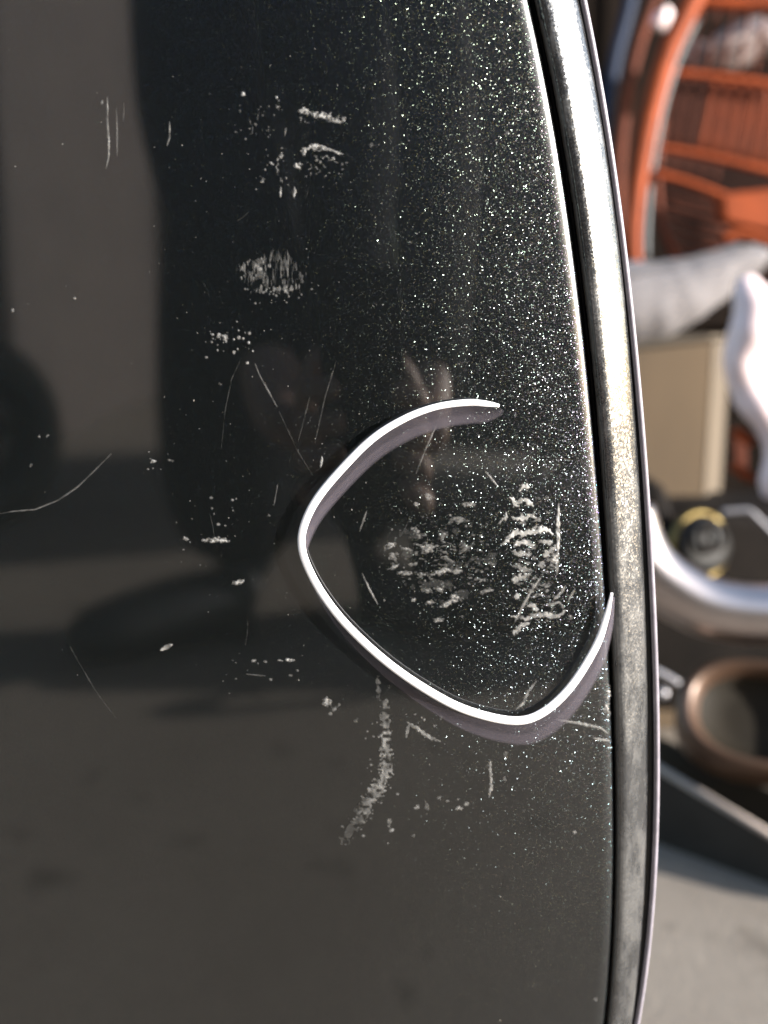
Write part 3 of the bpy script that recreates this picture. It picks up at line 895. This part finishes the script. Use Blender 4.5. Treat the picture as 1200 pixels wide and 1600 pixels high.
# grey padded arm
pad = thing('padded_arm', 'grey upholstered padded arm lying across the top of the cardboard box', 'cushion', tuple(P(1060, 500, 0.98)))
full = catmull([(900, 484, 88), (960, 478, 84), (1010, 472, 78), (1060, 458, 66), (1110, 434, 50), (1150, 414, 38), (1184, 402, 27), (1200, 400, 10)], 5)
me = tube_mesh('cover', [P(a, b, 0.98) for a, b, r in full], [pxw(r, 0.98) for a, b, r in full], 24, flat=0.8, up=(0, 1, 0))
displace(me, 0.003, 60, 3)
adopt(link('cover', me, M['greycloth']), pad)
px_tube('piping', [(900, 442), (990, 428), (1070, 408), (1130, 392), (1180, 384)], 3, 0.925, 'greycloth', pad)

# white sheet
ws = catmull([(1160, 430, 14), (1166, 452, 27), (1178, 490, 38), (1176, 530, 42), (1164, 568, 32), (1178, 615, 28), (1204, 665, 28), (1218, 710, 30), (1214, 750, 28), (1208, 780, 16)], 6)
me = tube_mesh('white_sheet', [P(a, b, 0.86) for a, b, r in ws], [pxw(r, 0.86) for a, b, r in ws], 18, flat=0.95, up=(0, 1, 0))
displace(me, 0.004, 35, 6)
tag(link('white_sheet', me, M['whiteplastic']), 'folded white plastic sheet hanging over the cardboard box corner', 'plastic sheet')

# cardboard box
cb = thing('cardboard_box', 'plain brown cardboard box standing under the grey padded arm', 'box', tuple(P(1060, 1000, 0.93)))
def yard(p, z): return Vector((p.x, p.y, z))
A0, A1, A2 = P(930, 556, 0.92), P(1112, 534, 0.92), P(1142, 532, 0.965)
zt = P(1060, 540, 0.92).z
for nm, (q0, q1), mt in (('front_wall', (A0, A1), 'card'), ('side_wall', (A1 + Vector((0.002, 0, 0)), A2), 'card_side')):
    n_v = (q1 - q0).cross(Vector((0, 0, 1))).normalized() * -0.004
    ring = [yard(q0, 0.003), yard(q1, 0.003), Vector((q1.x, q1.y, q1.z)), Vector((q0.x, q0.y, q0.z))]
    adopt(link(nm, prism_mesh(nm, ring, n_v, 0.0008), M[mt], smooth=False), cb)
ring = [A0 + Vector((0, 0.006, 0.002)), A1 + Vector((0, 0.006, 0.002)), A2 + Vector((0, 0.004, 0.002)), A0 + Vector((0.02, 0.12, 0.01))]
adopt(link('flap', prism_mesh('flap', ring, (0, 0, 0.003)), M['card_side'], smooth=False), cb)

# dark block with brass-ringed socket
blk = thing('dark_machine_block', 'dark greasy machine block with a brass ringed socket', 'machine part', (0.42, 0.55, 0))
zt = P(1100, 800, 0.86).z
xa, xb = P(1000, 800, 0.86).x, P(1290, 800, 0.86).x
adopt(link('housing', box_mesh('housing', xa, xb, P(1100, 800, .86).y + 0.01, P(1100, 800, .86).y + 0.12, 0.05, zt - 0.004, 0.01), M['dark'], smooth=False), blk)
px_slab('bracket', [(1015, 752), (1040, 762), (1050, 800), (1052, 880), (1015, 880)], 0.84, 0.05, 'dark', blk, 0.004)
cc = P(1094, 852, 0.83)
ax = Vector((0.35, -1.0, 0.25)).normalized()
u_ = ax.cross(Vector((0, 0, 1))).normalized(); v_ = u_.cross(ax)
def circ(c, r, n=40, sx=1.0): return [c + u_ * r * sx * math.cos(2 * math.pi * k / n) + v_ * r * math.sin(2 * math.pi * k / n) for k in range(n)]
adopt(link('brass_ring', tube_mesh('brass_ring', circ(cc, pxw(50, .83), sx=0.95), pxw(6.5, .83), 10, closed=True), M['brass']), blk)
adopt(link('socket', tube_mesh('socket', [cc - ax * 0.05, cc - ax * 0.004, cc + ax * 0.008, cc + ax * 0.009], [pxw(47, .83), pxw(47, .83), pxw(45, .83), pxw(30, .83)], 32), M['black']), blk)
adopt(link('socket_collar', tube_mesh('socket_collar', circ(cc + ax * 0.014 + v_ * 0.006 - u_ * 0.002, pxw(20, .83)), pxw(5, .83), 8, closed=True), M['dark']), blk)

# grey wire
wr = tube_mesh('grey_wire', catmull([P(1128, 800, .82), P(1150, 798, .82), P(1170, 798, .82), P(1186, 812, .82), P(1216, 842, .82)], 5), pxw(4.5, .82), 8)
tag(link('grey_wire', wr, M['wire']), 'thin bent grey wire lying on the dark machine block', 'wire')
# orange clip
clip = thing('orange_clip', 'small orange-red plastic clip beside the white sheet', 'clip', tuple(P(1165, 750, .88)))
px_tube('upper_jaw', [(1146, 672), (1158, 680), (1176, 694)], [7, 9, 7], .87, 'orange', clip)
px_tube('lower_jaw', [(1144, 727), (1158, 736), (1178, 750)], [7, 9, 7], .87, 'orange', clip)
px_slab('web', [(1146, 680), (1168, 690), (1168, 736), (1148, 728)], .885, 0.008, 'orange_dark', clip, 0.001)

# steel pipe
pipe = thing('steel_pipe', 'bent bright steel exhaust pipe in front of the dark machine block', 'pipe', tuple(P(1120, 1000, 0.77)))
full = catmull([(975, 800), (990, 850), (1012, 888), (1050, 920), (1100, 946), (1160, 958), (1230, 960), (1330, 955)], 6)
adopt(link('tube', tube_mesh('tube', [P(a, b, 0.77) for a, b in full], [pxw(47, .77)] * len(full), 28, up=(0, 1, 0)), M['steel']), pipe)
adopt(link('end_collar', tube_mesh('end_collar', [P(1300, 957, .77), P(1324, 955, .77)], pxw(48, .77), 28, up=(0, 1, 0)), M['steel']), pipe)

# bronze dish inside the tray
dish = thing('bronze_dish', 'shallow oval bronze-coloured dish resting in the cardboard tray', 'dish', tuple(P(1190, 1190, .76)))
dc = P(1196, 1118, .76)
dn = Vector((-0.12, -0.72, 0.70)).normalized()
du = Vector((0.93, 0.05, -0.30)); du = (du - dn * du.dot(dn)).normalized(); dv = dn.cross(du)
def oval(c, rx, ry, n=56):
    out = []
    for k in range(n):
        a = 2 * math.pi * k / n
        ca, sa = math.cos(a), math.sin(a)
        out.append(c + du * rx * math.copysign(abs(ca) ** 0.85, ca) + dv * ry * math.copysign(abs(sa) ** 0.85, sa))
    return out
rx, ry = pxw(124, .76), pxw(86, .76)
# rim roll, wall, floor as one lathe-like skin
prof = [(1.06, -0.030), (1.09, -0.012), (1.06, 0.002), (0.99, 0.007), (0.90, 0.004), (0.80, -0.006), (0.70, -0.012), (0.40, -0.013), (0.02, -0.013)]
vv, ff = [], []
for f_, h_ in prof:
    vv += [p + dn * h_ for p in oval(dc, rx * f_, ry * f_)]
for i in range(len(prof) - 1):
    for k in range(56):
        k2 = (k + 1) % 56
        ff.append((i * 56 + k, i * 56 + k2, (i + 1) * 56 + k2, (i + 1) * 56 + k))
n_rim = 56 * 5
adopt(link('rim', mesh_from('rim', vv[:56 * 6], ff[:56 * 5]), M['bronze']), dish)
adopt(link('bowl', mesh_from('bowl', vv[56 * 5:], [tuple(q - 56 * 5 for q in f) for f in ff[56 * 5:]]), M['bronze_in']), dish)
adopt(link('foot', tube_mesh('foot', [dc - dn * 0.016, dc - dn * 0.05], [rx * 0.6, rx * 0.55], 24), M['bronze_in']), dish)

# open tray: front wall on the floor, pale top edge
tray = thing('cardboard_tray', 'open grey cardboard tray with a pale top edge on the concrete floor', 'tray', tuple(on_ground(1100, 1345)))
g0, g1 = on_ground(960, 1293), on_ground(1330, 1430)
r0 = P(960, 1158, (g0 - CAM).dot(Vector((0, CP, -SP)))); r1 = P(1330, 1388, (g1 - CAM).dot(Vector((0, CP, -SP))))
r0 = Vector((g0.x, g0.y, max(0.03, r0.z))); r1 = Vector((g1.x, g1.y, max(0.012, r1.z)))
nb = (g1 - g0).cross(Vector((0, 0, 1))).normalized() * -1
if nb.y < 0: nb = -nb
adopt(link('front_wall', prism_mesh('front_wall', [g0, g1, r1, r0], nb * 0.006), M['traygrey'], smooth=False), tray)
rim_pts = [r0 + nb * 0.003 + Vector((0, 0, 0.002)), r1 + nb * 0.003 + Vector((0, 0, 0.002))]
adopt(link('top_edge', tube_mesh('top_edge', rim_pts, pxw(6.5, .8), 8), M['trayrim']), tray)
b0, b1 = g0 + nb * 0.30, g1 + nb * 0.30
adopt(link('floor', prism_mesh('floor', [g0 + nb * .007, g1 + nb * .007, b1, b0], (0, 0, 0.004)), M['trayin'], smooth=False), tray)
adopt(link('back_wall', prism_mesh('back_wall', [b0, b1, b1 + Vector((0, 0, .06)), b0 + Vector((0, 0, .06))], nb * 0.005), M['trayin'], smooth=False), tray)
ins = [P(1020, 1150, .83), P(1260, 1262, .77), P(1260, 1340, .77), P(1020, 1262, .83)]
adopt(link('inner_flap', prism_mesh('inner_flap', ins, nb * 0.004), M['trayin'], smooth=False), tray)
# tiny fittings by the panel edge
ft = thing('pale_fitting', 'small pale grey clip sticking out between the panel edge and bronze dish', 'clip', tuple(P(1040, 1085, .70)))
px_tube('prong', [(1020, 1046), (1040, 1056), (1060, 1068)], 6, .70, 'wire', ft)
px_tube('knob', [(1026, 1082), (1036, 1083), (1044, 1084)], [7, 9, 5], .70, 'wire', ft)

# ------------------------------------------------------------------ what the glossy paint mirrors: yard side in front of the panel
M['render_wall'] = simple('rendered_wall', (0.068, 0.055, 0.049), 0.9, var=0.15, scale=6, bump=0.4, bscale=90)
M['tyre'] = simple('tyre_rubber', (0.012, 0.012, 0.012), 0.7, var=0.3)
wall = thing('garden_wall', 'rendered grey-brown wall mirrored in the left of the panel', 'wall', (-1.1, -2.0, 0))
adopt(link('wall_face', box_mesh('wall_face', -1.07, -0.87, -4.5, -0.55, 0, 2.2, 0.006), M['render_wall'], smooth=False), wall)
adopt(link('coping', box_mesh('coping', -1.11, -0.83, -4.54, -0.51, 2.2, 2.26, 0.008), M['render_wall'], smooth=False), wall)

whl = thing('spare_wheel', 'small spare wheel with black tyre leaning by the wall, mirrored in the panel', 'wheel', (-0.69, -1.52, 0))
wc = Vector((-0.69, -1.52, 0.165)); wa = Vector((0.75, 0.62, 0.12)).normalized()
wu = wa.cross(Vector((0, 0, 1))).normalized(); wv = wu.cross(wa)
rg = lambda r, n=40: [wc + wu * r * math.cos(2 * math.pi * k / n) + wv * r * math.sin(2 * math.pi * k / n) for k in range(n)]
adopt(link('tyre', tube_mesh('tyre', rg(0.125), 0.04, 14, closed=True), M['tyre']), whl)
adopt(link('rim', tube_mesh('rim', rg(0.085), 0.012, 8, closed=True), M['dark']), whl)
adopt(link('hub', tube_mesh('hub', [wc - wa * .04, wc + wa * .04], 0.028, 20), M['dark']), whl)
for k in range(5):
    a = 2 * math.pi * k / 5
    adopt(link('spoke', tube_mesh('spoke', [wc, wc + (wu * math.cos(a) + wv * math.sin(a)) * .085], 0.014, 8), M['dark']), whl)

adopt(link('wall_face', box_mesh('wall_face', -0.868, 0.1, -4.5, -4.3, 0, 2.2, 0.006), M['render_wall'], smooth=False), wall)

# dark gate added out of view to darken the reflections in the paint
screen = thing('yard_gate', 'tall black boarded yard gate mirrored in the right of the panel', 'gate', (1.2, -2.4, 0))
M['gateblack'] = simple('black_gate_paint', (0.010, 0.010, 0.011), 0.7, var=0.3, scale=10)
for i in range(16):
    x0 = -0.32 + i * 0.17
    adopt(link('board', box_mesh('board', x0, x0 + 0.164, -2.43, -2.40, 0.05, 2.0, 0.003), M['gateblack'], smooth=False), screen)
for z in (0.3, 1.6):
    adopt(link('rail', box_mesh('rail', -0.32, 2.4, -2.398, -2.36, z, z + 0.09, 0.004), M['gateblack'], smooth=False), screen)
for x0 in (-0.41, 2.41):
    adopt(link('post', box_mesh('post', x0, x0 + 0.085, -2.45, -2.36, 0, 2.05, 0.004), M['gateblack'], smooth=False), screen)
# black holdall added to cover the lit ground reflection by the photographer's feet
filler_bag = thing('black_holdall', "soft black holdall on the ground beside the mirrored person's feet", 'bag', (0.58, -1.04, 0))
M['bagcloth'] = simple('black_nylon', (0.010, 0.010, 0.011), 0.9, spec=0.1)
me = prism_mesh('bag_body', [(0.15, -1.14, 0.0), (0.90, -1.14, 0.0), (0.90, -1.14, 0.16), (0.15, -1.14, 0.16)], (0, 0.21, 0), 0.04)
adopt(link('bag_body', me, M['bagcloth']), filler_bag)
for yy in (-1.09, -0.98):
    hp = catmull([(0.48, yy, 0.15), (0.50, yy, 0.20), (0.57, yy + 0.01, 0.22), (0.64, yy, 0.20), (0.66, yy, 0.15)], 5)
    adopt(link('handle', tube_mesh('handle', hp, 0.009, 8), M['bagcloth']), filler_bag)

# ------------------------------------------------------------------ the photographer, seen only as a dark reflection
M['cloth'] = simple('black_cloth', (0.010, 0.010, 0.011), 0.95, var=0.2, scale=40, bump=0.3, bscale=300, spec=0.1)
M['denim'] = simple('dark_trousers', (0.011, 0.011, 0.013), 0.95, var=0.25, scale=60, bump=0.3, bscale=400, spec=0.1)
M['skin'] = simple('skin', (0.22, 0.135, 0.10), 0.6, var=0.08, scale=40)
M['hair'] = simple('dark_hair', (0.012, 0.009, 0.007), 0.6, var=0.3, scale=200)
M['shoe'] = simple('black_shoe_leather', (0.010, 0.010, 0.010), 0.5)

def skin_obj(name, nodes, edges, mat, root, sub=2):
    """nodes: {key: (pos, radius)}; grows one continuous skin over the edges"""
    keys = list(nodes)
    me = bpy.data.meshes.new(name)
    me.from_pydata([nodes[k][0] for k in keys], [(keys.index(a), keys.index(b)) for a, b in edges], [])
    o = bpy.data.objects.new(name, me); COL.objects.link(o)
    sk = o.modifiers.new('skin', 'SKIN'); sk.use_smooth_shade = True
    for i, k in enumerate(keys):
        r = nodes[k][1]
        me.skin_vertices[0].data[i].radius = r if isinstance(r, tuple) else (r, r)
    me.skin_vertices[0].data[0].use_root = True
    sb = o.modifiers.new('sub', 'SUBSURF'); sb.levels = sub; sb.render_levels = sub
    bpy.context.view_layer.update()
    dg = bpy.context.evaluated_depsgraph_get()
    me2 = bpy.data.meshes.new_from_object(o.evaluated_get(dg))
    bpy.data.objects.remove(o)
    me2.materials.clear()
    return adopt(link(name, me2, M[mat]), root)

PX, PY = 0.04, -0.95
per = thing('person', 'person in black clothes bending forward with a phone, mirrored dark in the panel', 'person', (PX, PY, 0))
phone_c = CAM + Vector((0.012, -0.022, -0.055))
fw = Vector((0, CP, -SP)); up_ = Vector((0, SP, CP))
# phone
pr = []
for (sx, sy) in ((-1, -1), (1, -1), (1, 1), (-1, 1)):
    pr.append(phone_c + Vector((sx * 0.036, 0, 0)) + up_ * (sy * 0.073))
phone = thing('phone', 'black phone held upright by the mirrored crouching person', 'phone', tuple(phone_c))
adopt(link('case', prism_mesh('case', pr, -fw * 0.008, 0.002), M['black'], smooth=False), phone)
lens_c = phone_c + up_ * 0.055 - Vector((0.02, 0, 0))
adopt(link('lens_ring', tube_mesh('lens_ring', [lens_c - fw * 0.001, lens_c + fw * 0.002], 0.006, 16), M['dark']), phone)
# body: head, neck, arms and hands as one skin
def arm(sgn, lift=0.0):
    s_ = Vector((PX + sgn * 0.19, PY + 0.13, 0.90))
    wpos = phone_c + Vector((sgn * 0.075, -0.10, -0.02))
    el = (s_ + wpos) / 2 + Vector((sgn * 0.045, -0.10, -0.06))
    return s_, el, wpos
nd, ed = {}, []
nd['chest'] = ((PX, PY + 0.06, 0.92), 0.10)
nd['neck'] = ((PX, PY + 0.24, 0.97), 0.052)
nd['jaw'] = ((PX, PY + 0.33, 0.985), (0.068, 0.075))
nd['brow'] = ((PX, PY + 0.36, 1.055), (0.078, 0.09))
nd['crown'] = ((PX, PY + 0.35, 1.11), (0.055, 0.06))
nd['nose'] = ((PX, PY + 0.452, 1.005), 0.014)
ed += [('chest', 'neck'), ('neck', 'jaw'), ('jaw', 'brow'), ('brow', 'crown'), ('jaw', 'nose')]
for sgn, side in ((-1, 'l'), (1, 'r')):
    s_, el, wpos = arm(sgn)
    palm = phone_c + Vector((sgn * 0.056, -0.045, -0.025))
    nd['s' + side] = (tuple(s_), 0.055); nd['e' + side] = (tuple(el), 0.034); nd['w' + side] = (tuple(wpos), 0.022); nd['p' + side] = (tuple(palm), (0.016, 0.03))
    ed += [('chest', 's' + side), ('s' + side, 'e' + side), ('e' + side, 'w' + side), ('w' + side, 'p' + side)]
skin_obj('body', nd, ed, 'skin', per)
# fingers: short chains rooted in each palm, closing round the phone's edges
for sgn in (-1, 1):
    palm = phone_c + Vector((sgn * 0.056, -0.045, -0.025))
    for f in range(4):
        zf = 0.022 - f * 0.019
        L = (0.9, 1.0, 0.95, 0.75)[f]
        a0 = palm + Vector((0, 0.008, zf))
        a1 = phone_c + Vector((sgn * 0.050, -0.012, -0.02 + zf))
        a2 = phone_c + Vector((sgn * 0.047, 0.012, -0.018 + zf))
        a3 = phone_c + Vector((sgn * (0.045 - 0.028 * L), 0.014, -0.016 + zf + 0.003 * f))
        skin_obj('finger', {'a': (tuple(a0), 0.009), 'b': (tuple(a1), 0.0085), 'c': (tuple(a2), 0.008), 'd': (tuple(a3), 0.0068)}, [('a', 'b'), ('b', 'c'), ('c', 'd')], 'skin', per, 2)
    t0 = palm + Vector((0, -0.004, 0.01)); t1 = phone_c + Vector((sgn * 0.046, -0.032, 0.012)); t2 = phone_c + Vector((sgn * 0.022, -0.026, 0.026))
    skin_obj('thumb', {'a': (tuple(t0), 0.011), 'b': (tuple(t1), 0.010), 'c': (tuple(t2), 0.008)}, [('a', 'b'), ('b', 'c')], 'skin', per, 2)
HY = PY + 0.19
skin_obj('hair', {'a': ((PX, HY + 0.07, 1.01), (0.06, 0.055)), 'b': ((PX, HY + 0.10, 1.10), (0.078, 0.075)), 'c': ((PX, HY + 0.17, 1.145), (0.07, 0.045))}, [('a', 'b'), ('b', 'c')], 'hair', per)
for sgn in (-1, 1):
    skin_obj('ear', {'a': ((PX + sgn * 0.078, HY + 0.145, 1.0), (0.012, 0.02)), 'b': ((PX + sgn * 0.088, HY + 0.14, 1.035), (0.012, 0.02))}, [('a', 'b')], 'skin', per)
    skin_obj('eye', {'a': ((PX + sgn * 0.032, HY + 0.246, 1.045), 0.012), 'b': ((PX + sgn * 0.034, HY + 0.248, 1.045), 0.012)}, [('a', 'b')], 'white', per)
skin_obj('mouth', {'a': ((PX - 0.022, HY + 0.218, 0.968), 0.006), 'b': ((PX, HY + 0.226, 0.967), 0.008), 'c': ((PX + 0.022, HY + 0.218, 0.968), 0.006)}, [('a', 'b'), ('b', 'c')], 'skin', per)
# jacket with sleeves
nd, ed = {}, []
nd['belly'] = ((PX, PY - 0.08, 0.90), (0.17, 0.13))
nd['hip'] = ((PX, PY - 0.20, 0.82), (0.18, 0.14))
nd['chest'] = ((PX, PY + 0.06, 0.93), (0.18, 0.13))
nd['collar'] = ((PX, PY + 0.19, 0.95), (0.09, 0.08))
ed += [('belly', 'hip'), ('belly', 'chest'), ('chest', 'collar')]
for sgn, side in ((-1, 'l'), (1, 'r')):
    s_, el, wpos = arm(sgn)
    nd['s' + side] = (tuple(s_), 0.088); nd['e' + side] = (tuple(el), 0.07); nd['w' + side] = (tuple(wpos + Vector((0, -0.025, 0.01))), 0.046)
    ed += [('chest', 's' + side), ('s' + side, 'e' + side), ('e' + side, 'w' + side)]
skin_obj('jacket', nd, ed, 'cloth', per)
# trousers: loose, one foot a little behind the other
FEET = {'l': (-0.17, -0.93), 'r': (0.03, -1.03)}
nd, ed = {'pelvis': ((PX, PY - 0.20, 0.80), (0.15, 0.12))}, []
for sgn, side in ((-1, 'l'), (1, 'r')):
    fx, fy = FEET[side]
    nd['h' + side] = ((PX + sgn * 0.10, PY - 0.17, 0.74), 0.115)
    nd['k' + side] = ((fx * 0.9 + PX * 0.1, fy + 0.02, 0.45), 0.10)
    nd['m' + side] = ((fx, fy - 0.01, 0.25), 0.095)
    nd['a' + side] = ((fx, fy - 0.02, 0.07), 0.088)
    ed += [('pelvis', 'h' + side), ('h' + side, 'k' + side), ('k' + side, 'm' + side), ('m' + side, 'a' + side)]
skin_obj('trousers', nd, ed, 'denim', per)
for sgn, side in ((-1, 'l'), (1, 'r')):
    fx, fy = FEET[side]
    def lp(t): return Vector((fx + sgn * 0.16 * t, fy + 0.11 * t, 0))
    skin_obj('shoe', {'h': (tuple(lp(-0.22) + Vector((0, 0, 0.046))), 0.044), 'm': (tuple(lp(0.35) + Vector((0, 0, 0.045))), 0.045), 't': (tuple(lp(0.85) + Vector((0, 0, 0.036))), (0.042, 0.034)), 'e': (tuple(lp(1.05) + Vector((0, 0, 0.028))), (0.026, 0.022)), 'k': (tuple(lp(-0.05) + Vector((0, 0, 0.11))), 0.045)}, [('h', 'm'), ('m', 't'), ('t', 'e'), ('h', 'k')], 'shoe', per)
